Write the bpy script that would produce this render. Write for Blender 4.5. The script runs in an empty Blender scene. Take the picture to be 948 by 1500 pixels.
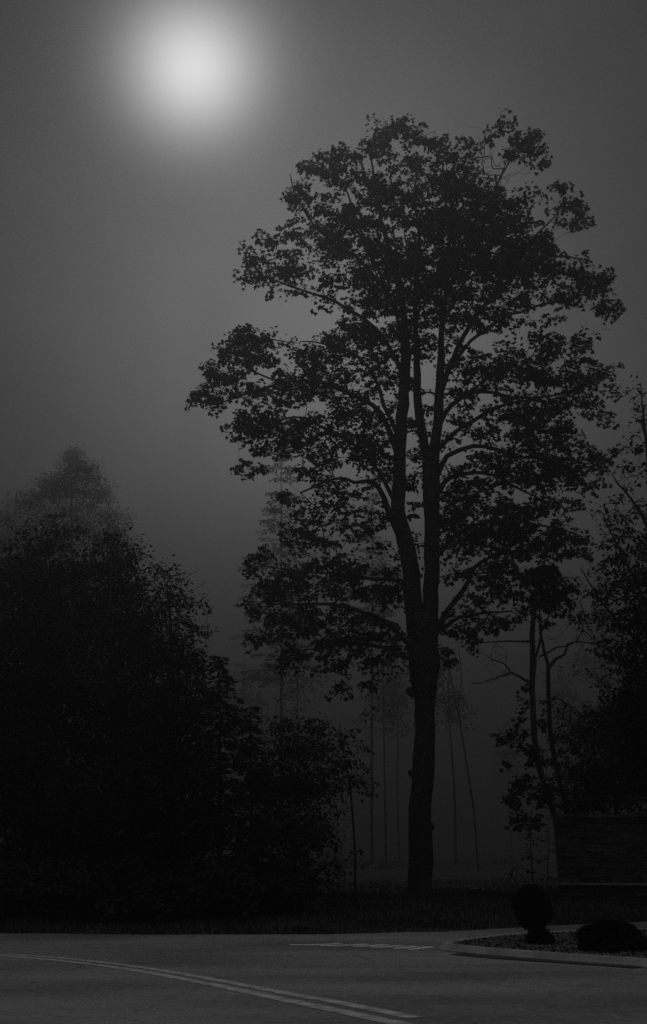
import bpy, math, random
import numpy as np
from mathutils import Vector

SC = bpy.context.scene
COL = SC.collection
F, CX, CY, PITCH, CAMZ = 1600.0, 474.0, 750.0, math.atan(491/1600.0), 1.4
CP, SP = math.cos(PITCH), math.sin(PITCH)

# ---------------------------------------------------------------- survey helpers
def ray(x, y):
    r, u = x-CX, CY-y
    return np.array([r, F*CP-u*SP, F*SP+u*CP])
def P(x, y, d):
    """world point seen at photo position (x,y) and standing d metres ahead"""
    v = ray(x, y)
    return np.array([0, 0, CAMZ])+v*(d/v[1])
def G(x, y, z=0.0):
    """world point on the plane of height z"""
    v = ray(x, y)
    return np.array([0, 0, CAMZ])+v*((z-CAMZ)/v[2])
def S(d, x=CX, y=900):
    """metres per photo pixel at distance d"""
    return float(np.linalg.norm(P(x+1, y, d)-P(x, y, d)))

# ---------------------------------------------------------------- objects
def link(o, parent=None):
    COL.objects.link(o)
    if parent is not None: o.parent = parent
    return o
def meta(o, label=None, cat=None, group=None, kind=None):
    if label: o['label'] = label
    if cat: o['category'] = cat
    if group: o['group'] = group
    if kind: o['kind'] = kind
    return o
def empty(name, loc, label, cat, group=None):
    o = bpy.data.objects.new(name, None); o.location = Vector(loc); o.empty_display_size = .3
    return meta(link(o), label, cat, group)
def mesh_obj(name, V, Fc, mat, parent=None, origin=None, smooth=False):
    V = np.asarray(V, dtype=float)
    if origin is None and parent is not None: origin = np.array(parent.location)
    if origin is None: origin = np.zeros(3)
    me = bpy.data.meshes.new(name)
    me.from_pydata((V-origin).tolist(), [], Fc if isinstance(Fc, list) else Fc.tolist())
    if smooth: me.polygons.foreach_set('use_smooth', np.ones(len(me.polygons), dtype=bool))
    me.materials.append(mat); me.update()
    o = bpy.data.objects.new(name, me)
    if parent is None: o.location = Vector(origin)
    return link(o, parent)
def copy_thing(o, label=None):
    c = o.copy(); COL.objects.link(c)
    if label: c['label'] = label
    for ch in [k for k in bpy.data.objects if k.parent == o]:
        k = ch.copy(); COL.objects.link(k); k.parent = c
    return c

# ---------------------------------------------------------------- materials (black and white photograph: neutral greys)
def mat(name, a, b, scale=8, rough=.9, bump=.3, spec=.3, detail=6, dist=.02, coords='Object', stretch=(1, 1, 1)):
    m = bpy.data.materials.new(name); m.use_nodes = True
    N, L = m.node_tree.nodes, m.node_tree.links
    bs = N['Principled BSDF']; bs.inputs['Roughness'].default_value = rough
    bs.inputs['Specular IOR Level'].default_value = spec
    tc = N.new('ShaderNodeTexCoord'); mp = N.new('ShaderNodeMapping'); mp.inputs['Scale'].default_value = stretch
    nz = N.new('ShaderNodeTexNoise'); nz.inputs['Scale'].default_value = scale; nz.inputs['Detail'].default_value = detail
    cr = N.new('ShaderNodeValToRGB')
    cr.color_ramp.elements[0].position = .3; cr.color_ramp.elements[1].position = .7
    cr.color_ramp.elements[0].color = (a, a, a, 1); cr.color_ramp.elements[1].color = (b, b, b, 1)
    L.new(tc.outputs[coords], mp.inputs['Vector']); L.new(mp.outputs['Vector'], nz.inputs['Vector'])
    L.new(nz.outputs['Fac'], cr.inputs['Fac']); L.new(cr.outputs['Color'], bs.inputs['Base Color'])
    if bump:
        bp = N.new('ShaderNodeBump'); bp.inputs['Strength'].default_value = bump; bp.inputs['Distance'].default_value = dist
        L.new(nz.outputs['Fac'], bp.inputs['Height']); L.new(bp.outputs['Normal'], bs.inputs['Normal'])
    return m
M = {}
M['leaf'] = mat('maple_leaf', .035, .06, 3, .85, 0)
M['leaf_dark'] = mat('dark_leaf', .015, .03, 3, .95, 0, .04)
M['needle'] = mat('needles', .018, .03, 3, .95, 0, .04)
M['bark'] = mat('bark', .05, .12, 9, .95, .9, .15, 8, .06, stretch=(1, 1, .18))
M['verge'] = mat('verge_soil', .025, .05, 2.2, .95, .5, .1, 8, .05)
M['grass'] = mat('grass', .05, .11, 1.2, .8, 0, .2)
M['mulch'] = mat('mulch', .04, .10, 16, .9, 1, .3, 8, .05)
M['chip'] = mat('bark_chip', .05, .16, 5, .85, .4, .3)
M['kerb'] = mat('kerb_concrete', .18, .38, 2.2, .8, .3, .3, 8, .01)
M['stone'] = mat('wall_stone', .05, .13, 4, .9, .7, .2, 8, .03)
M['mortar'] = mat('mortar', .05, .08, 12, .95, .4, .1)
M['cap'] = mat('coping', .3, .4, 5, .7, .4, .3)
M['paint'] = mat('road_paint', .28, .62, 6, .7, .4, .35, 8, .004)
M['paint2'] = mat('hatch_paint', .55, .8, 9, .7, .3, .35, 8, .004)
M['stump'] = mat('stump', .03, .07, 14, .9, .8, .1)

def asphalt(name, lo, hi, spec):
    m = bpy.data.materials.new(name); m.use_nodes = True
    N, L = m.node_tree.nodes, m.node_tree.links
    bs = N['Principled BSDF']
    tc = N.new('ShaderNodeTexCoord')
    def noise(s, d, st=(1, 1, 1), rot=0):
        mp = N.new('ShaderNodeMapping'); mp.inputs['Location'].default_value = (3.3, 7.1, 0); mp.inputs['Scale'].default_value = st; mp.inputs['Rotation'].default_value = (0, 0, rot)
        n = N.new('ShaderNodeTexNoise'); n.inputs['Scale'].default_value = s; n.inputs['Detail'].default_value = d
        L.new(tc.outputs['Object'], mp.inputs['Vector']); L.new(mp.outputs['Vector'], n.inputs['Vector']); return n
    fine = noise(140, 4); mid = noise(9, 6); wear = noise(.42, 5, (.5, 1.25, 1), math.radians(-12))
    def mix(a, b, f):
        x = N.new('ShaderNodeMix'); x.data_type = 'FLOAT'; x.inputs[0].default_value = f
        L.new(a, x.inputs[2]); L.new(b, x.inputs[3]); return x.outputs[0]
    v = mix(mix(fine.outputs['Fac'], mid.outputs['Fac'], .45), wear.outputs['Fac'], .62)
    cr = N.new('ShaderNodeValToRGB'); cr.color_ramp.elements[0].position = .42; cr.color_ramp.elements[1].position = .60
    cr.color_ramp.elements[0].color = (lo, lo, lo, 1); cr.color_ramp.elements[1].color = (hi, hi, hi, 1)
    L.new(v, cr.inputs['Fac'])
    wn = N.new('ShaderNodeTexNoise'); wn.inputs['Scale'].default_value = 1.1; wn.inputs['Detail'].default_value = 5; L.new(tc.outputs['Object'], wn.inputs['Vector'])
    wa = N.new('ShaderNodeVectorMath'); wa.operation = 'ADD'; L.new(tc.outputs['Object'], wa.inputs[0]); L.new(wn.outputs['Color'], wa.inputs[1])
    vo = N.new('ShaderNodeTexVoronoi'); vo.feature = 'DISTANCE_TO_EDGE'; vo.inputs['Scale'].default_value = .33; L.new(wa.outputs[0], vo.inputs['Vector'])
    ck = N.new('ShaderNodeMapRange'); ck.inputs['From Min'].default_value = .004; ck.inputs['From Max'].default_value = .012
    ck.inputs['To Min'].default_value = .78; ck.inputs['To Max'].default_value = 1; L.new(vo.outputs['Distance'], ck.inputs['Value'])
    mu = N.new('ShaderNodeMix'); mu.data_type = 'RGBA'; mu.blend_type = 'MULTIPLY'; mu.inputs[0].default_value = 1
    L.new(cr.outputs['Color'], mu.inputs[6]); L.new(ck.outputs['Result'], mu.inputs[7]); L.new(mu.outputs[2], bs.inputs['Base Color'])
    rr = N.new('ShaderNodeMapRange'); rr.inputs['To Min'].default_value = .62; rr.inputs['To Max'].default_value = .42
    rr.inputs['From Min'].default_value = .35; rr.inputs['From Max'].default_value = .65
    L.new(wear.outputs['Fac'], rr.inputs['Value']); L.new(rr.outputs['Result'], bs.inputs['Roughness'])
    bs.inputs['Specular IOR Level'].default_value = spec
    bp = N.new('ShaderNodeBump'); bp.inputs['Strength'].default_value = .5; bp.inputs['Distance'].default_value = .006
    L.new(mix(fine.outputs['Fac'], mid.outputs['Fac'], .3), bp.inputs['Height']); L.new(bp.outputs['Normal'], bs.inputs['Normal'])
    return m
M['asphalt'] = asphalt('damp_asphalt', .12, .30, .5)
M['gutter_shade'] = asphalt('gutter_shade_asphalt', .02, .035, .15)  # near-black asphalt, colour carries the shadow line under the kerb

# ---------------------------------------------------------------- geometry helpers
def tube(pts, rads, sides=8, wob=0, rng=None, cap=True):
    """continuous tapered tube along a polyline"""
    pts = [np.asarray(p, float) for p in pts]; n = len(pts); V = []; Fc = []
    up = None
    for i in range(n):
        t = pts[min(i+1, n-1)]-pts[max(i-1, 0)]; t = t/(np.linalg.norm(t)+1e-9)
        if up is None:
            a = np.array([1., 0, 0]) if abs(t[0]) < .8 else np.array([0, 1., 0]); up = np.cross(t, a)
        up = up-t*np.dot(up, t); up /= np.linalg.norm(up)+1e-9
        sd = np.cross(t, up)
        for k in range(sides):
            a = 2*math.pi*k/sides
            r = rads[i]*(1+(rng.uniform(-wob, wob) if wob else 0))
            V.append(pts[i]+r*(math.cos(a)*up+math.sin(a)*sd))
    for i in range(n-1):
        for k in range(sides):
            k2 = (k+1) % sides
            Fc.append([i*sides+k, i*sides+k2, (i+1)*sides+k2, (i+1)*sides+k])
    if cap: Fc.append([(n-1)*sides+k for k in range(sides)])
    return V, Fc
class MB:
    def __init__(s): s.V = []; s.F = []
    def add(s, V, Fc):
        o = len(s.V); s.V += [list(v) for v in V]; s.F += [[i+o for i in f] for f in Fc]
    def box(s, lo, hi, jit=0, rng=None):
        c = [(x, y, z) for z in (lo[2], hi[2]) for (x, y) in ((lo[0], lo[1]), (hi[0], lo[1]), (hi[0], hi[1]), (lo[0], hi[1]))]
        if jit: c = [tuple(v+rng.uniform(-jit, jit) for v in p) for p in c]
        s.add(c, [[3, 2, 1, 0], [4, 5, 6, 7], [0, 1, 5, 4], [1, 2, 6, 5], [2, 3, 7, 6], [3, 0, 4, 7]])
def smooth_line(pts, step):
    """Catmull-Rom through rows of numbers, resampled by length of the first 3 columns"""
    p = np.asarray(pts, float); out = []
    q = np.vstack([2*p[0]-p[1], p, 2*p[-1]-p[-2]])
    for i in range(1, len(q)-2):
        n = max(2, int(np.linalg.norm(q[i+1][:3]-q[i][:3])/step))
        for k in range(n):
            t = k/n; a, b, c, d = q[i-1], q[i], q[i+1], q[i+2]
            out.append(.5*((2*b)+(-a+c)*t+(2*a-5*b+4*c-d)*t*t+(-a+3*b-3*c+d)*t**3))
    out.append(p[-1]); return np.array(out)

MAPLE = np.array([(0, 0), (.30, .02), (.48, -.04), (.42, .20), (.66, .42), (.36, .48), (.24, .60), (0, 1.05),
                  (-.24, .60), (-.36, .48), (-.66, .42), (-.42, .20), (-.48, -.04), (-.30, .02)])
ROUND = np.array([(0, 0), (.34, -.03), (.56, .22), (.40, .34), (.46, .62), (.2, .66), (0, .95), (-.2, .66), (-.46, .62), (-.40, .34), (-.56, .22), (-.34, -.03)])
MAPLE7 = np.array([(0, 0), (.45, -.02), (.62, .42), (.3, .52), (0, 1.), (-.3, .52), (-.62, .42), (-.45, -.02)])
OVAL = np.array([(0, 0), (.32, .35), (.22, .75), (0, 1.), (-.22, .75), (-.32, .35)])
DIAM = np.array([(0, 0), (.38, .45), (0, 1.), (-.38, .45)])
def leaves(pos, tip, size, shape, rng, roll=.7):
    """one flat leaf per row of pos, pointing along tip"""
    n = len(pos); tip = tip/(np.linalg.norm(tip, axis=1, keepdims=True)+1e-9)
    ref = np.tile([0, 0, 1.], (n, 1))+rng.normal(0, roll*.5, (n, 3))
    b = np.cross(tip, ref); b /= np.linalg.norm(b, axis=1, keepdims=True)+1e-9
    k = len(shape)
    V = pos[:, None, :]+(b[:, None, :]*shape[None, :, 0:1]+tip[:, None, :]*shape[None, :, 1:2])*size[:, None, None]
    return V.reshape(-1, 3), np.arange(n*k).reshape(n, k)
def clump_leaves(C, R, n, size, shape, rng, flat=.4, droop=.5, loose=.16):
    """domed drooping clusters of leaves round each centre in C"""
    m = len(C); c = np.repeat(C, n, axis=0); R = np.repeat(R, n)
    a = rng.uniform(0, 2*np.pi, m*n); r = np.sqrt(rng.uniform(0, 1, m*n))
    sl = np.repeat(rng.normal(0, .42, (m, 2)), n, axis=0)
    rad = np.stack([np.cos(a), np.sin(a), np.cos(a)*sl[:, 0]+np.sin(a)*sl[:, 1]], 1)
    pos = c+rad*(r*R)[:, None]; pos[:, 2] += R*(-flat*r**2+rng.normal(0, loose, m*n)+.1)
    tip = rad+rng.normal(0, .35, (m*n, 3)); tip[:, 2] -= droop*rng.uniform(.3, 1.6, m*n)
    return leaves(pos, tip, size*rng.uniform(.65, 1.2, m*n), shape, rng)

def grow(roots, targets, rng, tipr=.006, rmax=.05, alpha=.12, sag=.06, fork_lo=None):
    """connect twig ends to the limbs: every target joins the cheapest node, so the twigs branch"""
    pos = [np.array(p[:3]) for r in roots for p in r]
    path = []
    for r in roots:
        base = 0
        for i, p in enumerate(r): path.append(np.linalg.norm(np.array(p[:3])-np.array(r[0][:3])))
    par = [-1]*len(pos); nroot = len(pos)
    NP = np.array(pos); NPATH = np.array(path)
    T = np.asarray(targets); m = len(T)
    cap = len(pos)+m*4+8
    A = np.zeros((cap, 3)); A[:nroot] = NP; B = np.zeros(cap); n = nroot
    if fork_lo is not None: B[:nroot] += np.where(NP[:, 2] < fork_lo, 50, 0)
    par = np.full(cap, -1)
    best = np.full(m, 1e9); bj = np.zeros(m, int); done = np.zeros(m, bool)
    def relax(k0, k1):
        for k in range(k0, k1):
            v = T-A[k]; c = np.sqrt((v*v).sum(1))+alpha*B[k]+np.maximum(0, -v[:, 2])*.45
            u = c < best; best[u] = c[u]; bj[u] = k
    relax(0, n)
    for _ in range(m):
        i = int(np.argmin(np.where(done, 1e9, best))); done[i] = True
        t = T[i]; j = bj[i]; a = A[j]; L = float(np.linalg.norm(t-a)); n0 = n
        if par[j] >= 0:
            pd = A[j]-A[par[j]]; pd = pd/(np.linalg.norm(pd)+1e-9)
        else: pd = (t-a)/(L+1e-9)
        mid = (a+t)/2+pd*L*.14+rng.normal(0, .07*L, 3); mid[2] += sag*L
        prev = j
        q1 = .25*a+.5*mid+.25*t
        for w in (.45*a+.55*(a+q1)/2+0, q1, t) if L > .35 else (q1, t):
            A[n] = w; par[n] = prev; B[n] = B[j]+np.linalg.norm(w-a); prev = n; n += 1
        relax(n0, n)
    rad = np.zeros(n); kids = np.zeros(n)
    for i in range(n-1, nroot-1, -1):
        if rad[i] == 0: rad[i] = tipr**2.3
        p = par[i]
        if p >= nroot: rad[p] += rad[i]
    rr = np.minimum(rad**(1/2.3), rmax)
    V = []; Fc = []
    for i in range(nroot, n):
        p = par[i]; a, b = A[p], A[i]; r1 = rr[i]; r0 = rr[p] if p >= nroot else rr[i]*1.15
        t = b-a; t /= np.linalg.norm(t)+1e-9; u = np.cross(t, [.3, .9, .2]); u /= np.linalg.norm(u)+1e-9; s = np.cross(t, u)
        o = len(V); k = 3 if r1 < .012 else 5
        for (c, r) in ((a, r0), (b, r1)):
            for q in range(k):
                an = 2*math.pi*q/k; V.append(c+r*(math.cos(an)*u+math.sin(an)*s))
        for q in range(k):
            q2 = (q+1) % k; Fc.append([o+q, o+q2, o+k+q2, o+k+q])
    return V, Fc

def clump_centres(blobs, d, rng, per, dmax, cxm, half):
    """cluster centres inside ellipsoids whose outlines were surveyed at distance d"""
    out = []
    for b in blobs:
        x, y, rx, ry = b[:4]; den = b[4] if len(b) > 4 else 1; off = b[5] if len(b) > 5 else None
        s = S(d, x, y)
        room = dmax*math.sqrt(max(.08, 1-((x-cxm)/half)**2))
        if off is None: off = rng.uniform(-1, 1)*max(0, room-.5*(rx+ry)*s)
        dep = min(room, max(.5, .75*(rx+ry)*s))
        n = max(2, int(den*math.pi*rx*ry/per))
        v = rng.normal(0, 1, (n, 3)); v /= np.linalg.norm(v, axis=1, keepdims=True); v *= rng.uniform(0, 1, (n, 1))**.42
        for (a, c, e) in v: out.append(P(x+a*rx, y+c*ry, d+off+e*dep))
    return np.array(out)

def limb(pts, d):
    """rows (x, y, half width px, depth offset) -> rows (X, Y, Z, r)"""
    return [list(P(p[0], p[1], d+(p[3] if len(p) > 3 else 0)))+[p[2]*S(d, p[0], p[1])] for p in pts]

def tree(name, label, cat, d, base, limbs, blobs, seed, leaf=.15, shape=MAPLE7, per=170, nleaf=26, R=.3, dmax=3, cxm=None, half=None,
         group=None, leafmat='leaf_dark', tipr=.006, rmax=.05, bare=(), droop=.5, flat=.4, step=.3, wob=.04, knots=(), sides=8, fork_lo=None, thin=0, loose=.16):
    rng = np.random.default_rng(seed)
    xs = [b[0] for b in blobs] or [base[0]]
    cxm = cxm if cxm is not None else (min(xs)+max(xs))/2; half = half or (max(xs)-min(xs))/2+60
    origin = G(*base) if len(base) == 2 else P(base[0], base[1], d)
    if len(base) == 3: origin = P(base[0], base[1], d); origin[2] = 0
    root = empty(name, origin, label, cat, group)
    mb = MB(); lines = []
    for li, l in enumerate(limbs):
        if thin and 0 < li < thin: l = [(p[0], p[1], p[2]*(.72 if p[1] < 520 else .84 if p[1] < 690 else .93))+tuple(p[3:]) for p in l]
        if thin and li >= thin: l = [(p[0], p[1], p[2]*.78)+tuple(p[3:]) for p in l]
        q = smooth_line(limb(l, d), step); lines.append(q)
        w = q[:, :3].copy(); w[1:-1] += rng.normal(0, .012, w[1:-1].shape)
        big = q[0][3] > .12
        mb.add(*tube(w, np.maximum(q[:, 3], .004), 16 if big else sides, wob, rng))
    for (x, y, r, dx) in knots:
        a = P(x, y, d); b = P(x+dx, y-5, d-.1)
        mb.add(*tube([a, .5*(a+b), b], [r*1.2, r, r*.55], 8, .1, rng))
    C = clump_centres(blobs, d, rng, per, dmax, cxm, half) if blobs else np.zeros((0, 3))
    T = C
    if bare:
        Bc = clump_centres(bare, d, rng, 90, dmax, cxm, half); T = np.vstack([C, Bc]) if len(C) else Bc
    if len(T): mb.add(*grow([[p for p in l] for l in lines], T, rng, tipr, rmax, fork_lo=fork_lo))
    mesh_obj('trunk', mb.V, mb.F, M['bark'], root, smooth=True)
    if len(C):
        V, Fc = clump_leaves(C, rng.uniform(.5, 1.35, len(C))*R, nleaf, leaf, shape, rng, flat, droop, loose)
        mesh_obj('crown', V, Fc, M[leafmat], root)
    return root

# ================================================================ SETTING
def sheet(name, pts, z, m, kind='structure'):
    V = [(p[0], p[1], z) for p in pts]
    return meta(mesh_obj(name, V, [list(range(len(V)))], m), kind=kind)
g = MB()
g.add([(-400, -60, -.02), (400, -60, -.02), (400, 700, -.02), (-400, 700, -.02)], [[0, 1, 2, 3]])
meta(mesh_obj('ground', g.V, g.F, M['verge']), kind='structure')

# grass bank beyond the road: gently uneven sheet with a soft front edge
rng = np.random.default_rng(5)
def bank_edge(X):          # distance of the far road edge at X
    px = [(-9, 20.6), (-6, 19.9), (-3, 19.55), (0, 19.6), (2, 20.2), (4, 21.6), (7, 23.2), (14, 25.5), (60, 34)]
    return float(np.interp(X, [-60]+[p[0] for p in px], [29]+[p[1] for p in px]))
def bank_h(X, Y):
    t = Y-bank_edge(X)
    e = .05*min(1, max(0, t)/.25)+.12*min(1, max(0, t)/7)
    return e+.03*math.sin(X*1.3+Y*.7)*min(1, max(0, t)/2)+.02*math.sin(X*3.1-Y*1.9)*min(1, max(0, t)/2)
xs = np.concatenate([np.arange(-60, -14, 3), np.arange(-14, 14, .35), np.arange(14, 61, 3)])
ts = [0, .06, .15, .3, .6, 1, 1.5, 2.2, 3, 4, 5.5, 7, 9, 12, 16, 22, 30, 45, 70, 110, 180]
V = [(X, bank_edge(X)+t+.05*math.sin(X*5.3)*(1 if t < .4 else 0)+(.04*math.sin(X*13.7) if t < .4 else 0), bank_h(X, bank_edge(X)+t)-(.03 if t == 0 else 0)) for X in xs for t in ts]
nt = len(ts); Fc = [[i*nt+j, (i+1)*nt+j, (i+1)*nt+j+1, i*nt+j+1] for i in range(len(xs)-1) for j in range(nt-1)]
meta(mesh_obj('grass_bank', V, Fc, M['verge'], smooth=True), kind='structure')

sheet('road', [(-60, -40), (60, -40), (60, 33.9), (14, 25.6), (7, 23.35), (4, 21.75), (2, 20.4), (0, 19.75), (-3, 19.7), (-6, 20.05), (-9, 20.75), (-60, 29.1)], .0, M['asphalt'])

# grass blades
def blades(n, xr, trange, hmin, hmax, seed):
    r = np.random.default_rng(seed); pos = []
    while len(pos) < n:
        X = r.uniform(*xr); t = trange[0]+(trange[1]-trange[0])*r.uniform()**1.5
        Y = bank_edge(X)+t
        if math.sin(X*2.1+math.sin(Y*1.7)*2)+math.sin(Y*2.7+X*.6) < r.uniform(-2.2, .6): continue
        pos.append((X, Y, bank_h(X, Y)-.01))
    pos = np.array(pos); m = len(pos)
    a = r.uniform(0, 2*np.pi, m); h = r.uniform(hmin, hmax, m)*(1+.5*np.sin(pos[:, 0]*.9)**2); w = r.uniform(.006, .014, m)
    sd = np.stack([np.cos(a), np.sin(a), 0*a], 1)*w[:, None]
    lean = np.stack([r.normal(0, .3, m), r.normal(0, .3, m), np.ones(m)], 1)*h[:, None]
    V = np.stack([pos-sd, pos+sd, pos+lean*.6+sd*.6+.0, pos+lean*.98+np.array([0, 0, 0])], 1)
    return V.reshape(-1, 3), np.arange(m*4).reshape(m, 4)
V, Fc = blades(60000, (-11, 12), (.0, 11), .05, .13, 3)
V2, F2 = blades(16000, (-12, 14), (9, 22), .07, .16, 4)
V = np.vstack([V, V2]); Fc = np.vstack([Fc, F2+len(V)-len(V2)])
meta(mesh_obj('grass', V, Fc, M['grass']), 'low rough grass covering the bank beyond the road', 'grass', kind='stuff')

# ---- double centre line
def stripe(pts, w0, w1, z=.004):
    """pts: pixel centre line on the road; painted line of constant real width with slightly worn edge"""
    q = smooth_line([list(G(x, y)) for x, y in pts], .12)
    V = []; r = np.random.default_rng(abs(int(pts[0][0]))+7)
    for i, p in enumerate(q):
        t = q[min(i+1, len(q)-1)]-q[max(i-1, 0)]; t /= np.linalg.norm(t)
        nn = np.array([-t[1], t[0], 0]); w = (w0+(w1-w0)*i/len(q))/2
        V += [list(p[:3]+nn*(w+r.normal(0, .004))+[0, 0, z]), list(p[:3]-nn*(w+r.normal(0, .004))+[0, 0, z])]
    return V, [[2*i, 2*i+1, 2*i+3, 2*i+2] for i in range(len(q)-1)]
L1 = [(-90, 1396), (0, 1398.5), (68, 1402), (132, 1408), (211, 1417.8), (316, 1435.7), (422, 1455.8), (500, 1469.5), (606, 1491)]
L2 = [(-90, 1397.5), (0, 1400.5), (68, 1405.6), (132, 1412.5), (211, 1424), (316, 1443.6), (422, 1466), (500, 1482), (560, 1495), (620, 1507)]
mb = MB(); mb.add(*stripe(L1, .10, .17)); mb.add(*stripe(L2, .10, .19))
meta(mesh_obj('road_centre_line', mb.V, mb.F, M['paint']), kind='structure')
mb = MB()
for pts in ([(598, 1391.2), (615, 1389.4), (633, 1387.2)], [(575, 1389.6), (590, 1388.6), (612, 1386.6)],
            [(545, 1388.0), (565, 1387.2), (590, 1385.2)], [(518, 1386.6), (540, 1385.9), (568, 1384.0)],
            [(470, 1385.6), (500, 1385.2), (540, 1383.2)], [(425, 1384.2), (455, 1384.2), (500, 1382.6)]):
    mb.add(*stripe(pts, .16, .16))
meta(mesh_obj('road_hatch_lines', mb.V, mb.F, M['paint2']), kind='structure')

# ---- planted island with sloping kerb
front = [(662, 1381.8), (704, 1386.5), (760, 1391), (830, 1396), (900, 1400.5), (948, 1404), (1100, 1416)]
isl_in = [G(x, y, .09) for x, y in front]                       # inner top edge of the kerb, front side
back = [(1100, 1360.5), (948, 1361.3), (858, 1364), (765, 1368.5), (706, 1374), (674, 1378.6)]
isl_back = [G(x, y, .09) for x, y in back]
loop = smooth_line([p for p in isl_in]+[p for p in isl_back]+[isl_in[0]], .12)
loop[:, 2] = .09
loop = loop[:-1]
cen = loop.mean(0)
n = len(loop)
nor = []
for i in range(n):
    t = loop[(i+1) % n]-loop[i-1]; t /= np.linalg.norm(t); nor.append(np.array([t[1], -t[0], 0]))
nor = np.array(nor); 
if np.dot(nor[n//5], loop[n//5]-cen) < 0: nor = -nor
for _ in range(4): nor = (np.roll(nor, 1, 0)+nor+np.roll(nor, -1, 0)); nor /= np.linalg.norm(nor, axis=1, keepdims=True)
prof = [(0, -.02), (0, .0), (.10, .012), (.13, -.004), (.21, -.07), (.22, -.11)]
V = [list(loop[i]+nor[i]*o+[0, 0, z]) for i in range(n) for (o, z) in prof]; k = len(prof)
Fc = [[i*k+j, ((i+1) % n)*k+j, ((i+1) % n)*k+j+1, i*k+j+1] for i in range(n) for j in range(k-1)]
ko = mesh_obj('kerb', V, Fc, M['kerb'])
meta(ko, kind='structure')
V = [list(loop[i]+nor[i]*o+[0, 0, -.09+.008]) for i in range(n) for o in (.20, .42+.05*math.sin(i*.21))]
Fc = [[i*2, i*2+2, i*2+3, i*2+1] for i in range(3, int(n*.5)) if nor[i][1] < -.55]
meta(mesh_obj('gutter_shade', V, Fc, M['gutter_shade']), kind='structure')  # dark strip painted in for the shadow along the front kerb foot
V = [list(p+[0, 0, -.012]) for p in loop]
meta(mesh_obj('planting_bed', V, [list(range(n))], M['mulch']), kind='structure')
# bark chips
from mathutils import geometry
r = np.random.default_rng(9); mb = MB(); cnt = 0
poly = [Vector((p[0], p[1])) for p in loop]
tri = geometry.tessellate_polygon([[Vector((p[0], p[1], 0)) for p in loop]])
areas = np.array([geometry.area_tri(*[Vector((*poly[i], 0)) for i in t]) for t in tri])
for _ in range(12000):
    t = tri[r.choice(len(tri), p=areas/areas.sum())]; u, v = r.uniform(), r.uniform()
    if u+v > 1: u, v = 1-u, 1-v
    a, b, c = [poly[i] for i in t]; q = a+(b-a)*u+(c-a)*v
    if q.x > 7.5: continue
    s = r.uniform(.012, .035); an = r.uniform(0, 6.28); ct = np.array([q.x, q.y, .082+r.uniform(0, .012)])
    d1 = np.array([math.cos(an), math.sin(an), r.normal(0, .5)])*s; d2 = np.array([-math.sin(an), math.cos(an), r.normal(0, .5)])*s*.5
    mb.add([ct-d1, ct+d2, ct+d1, ct-d2+[0, 0, .004]], [[0, 1, 2, 3]])
meta(mesh_obj('bark_mulch', mb.V, mb.F, M['chip']), 'loose bark mulch covering the kerbed island bed', 'mulch', kind='stuff')

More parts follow.
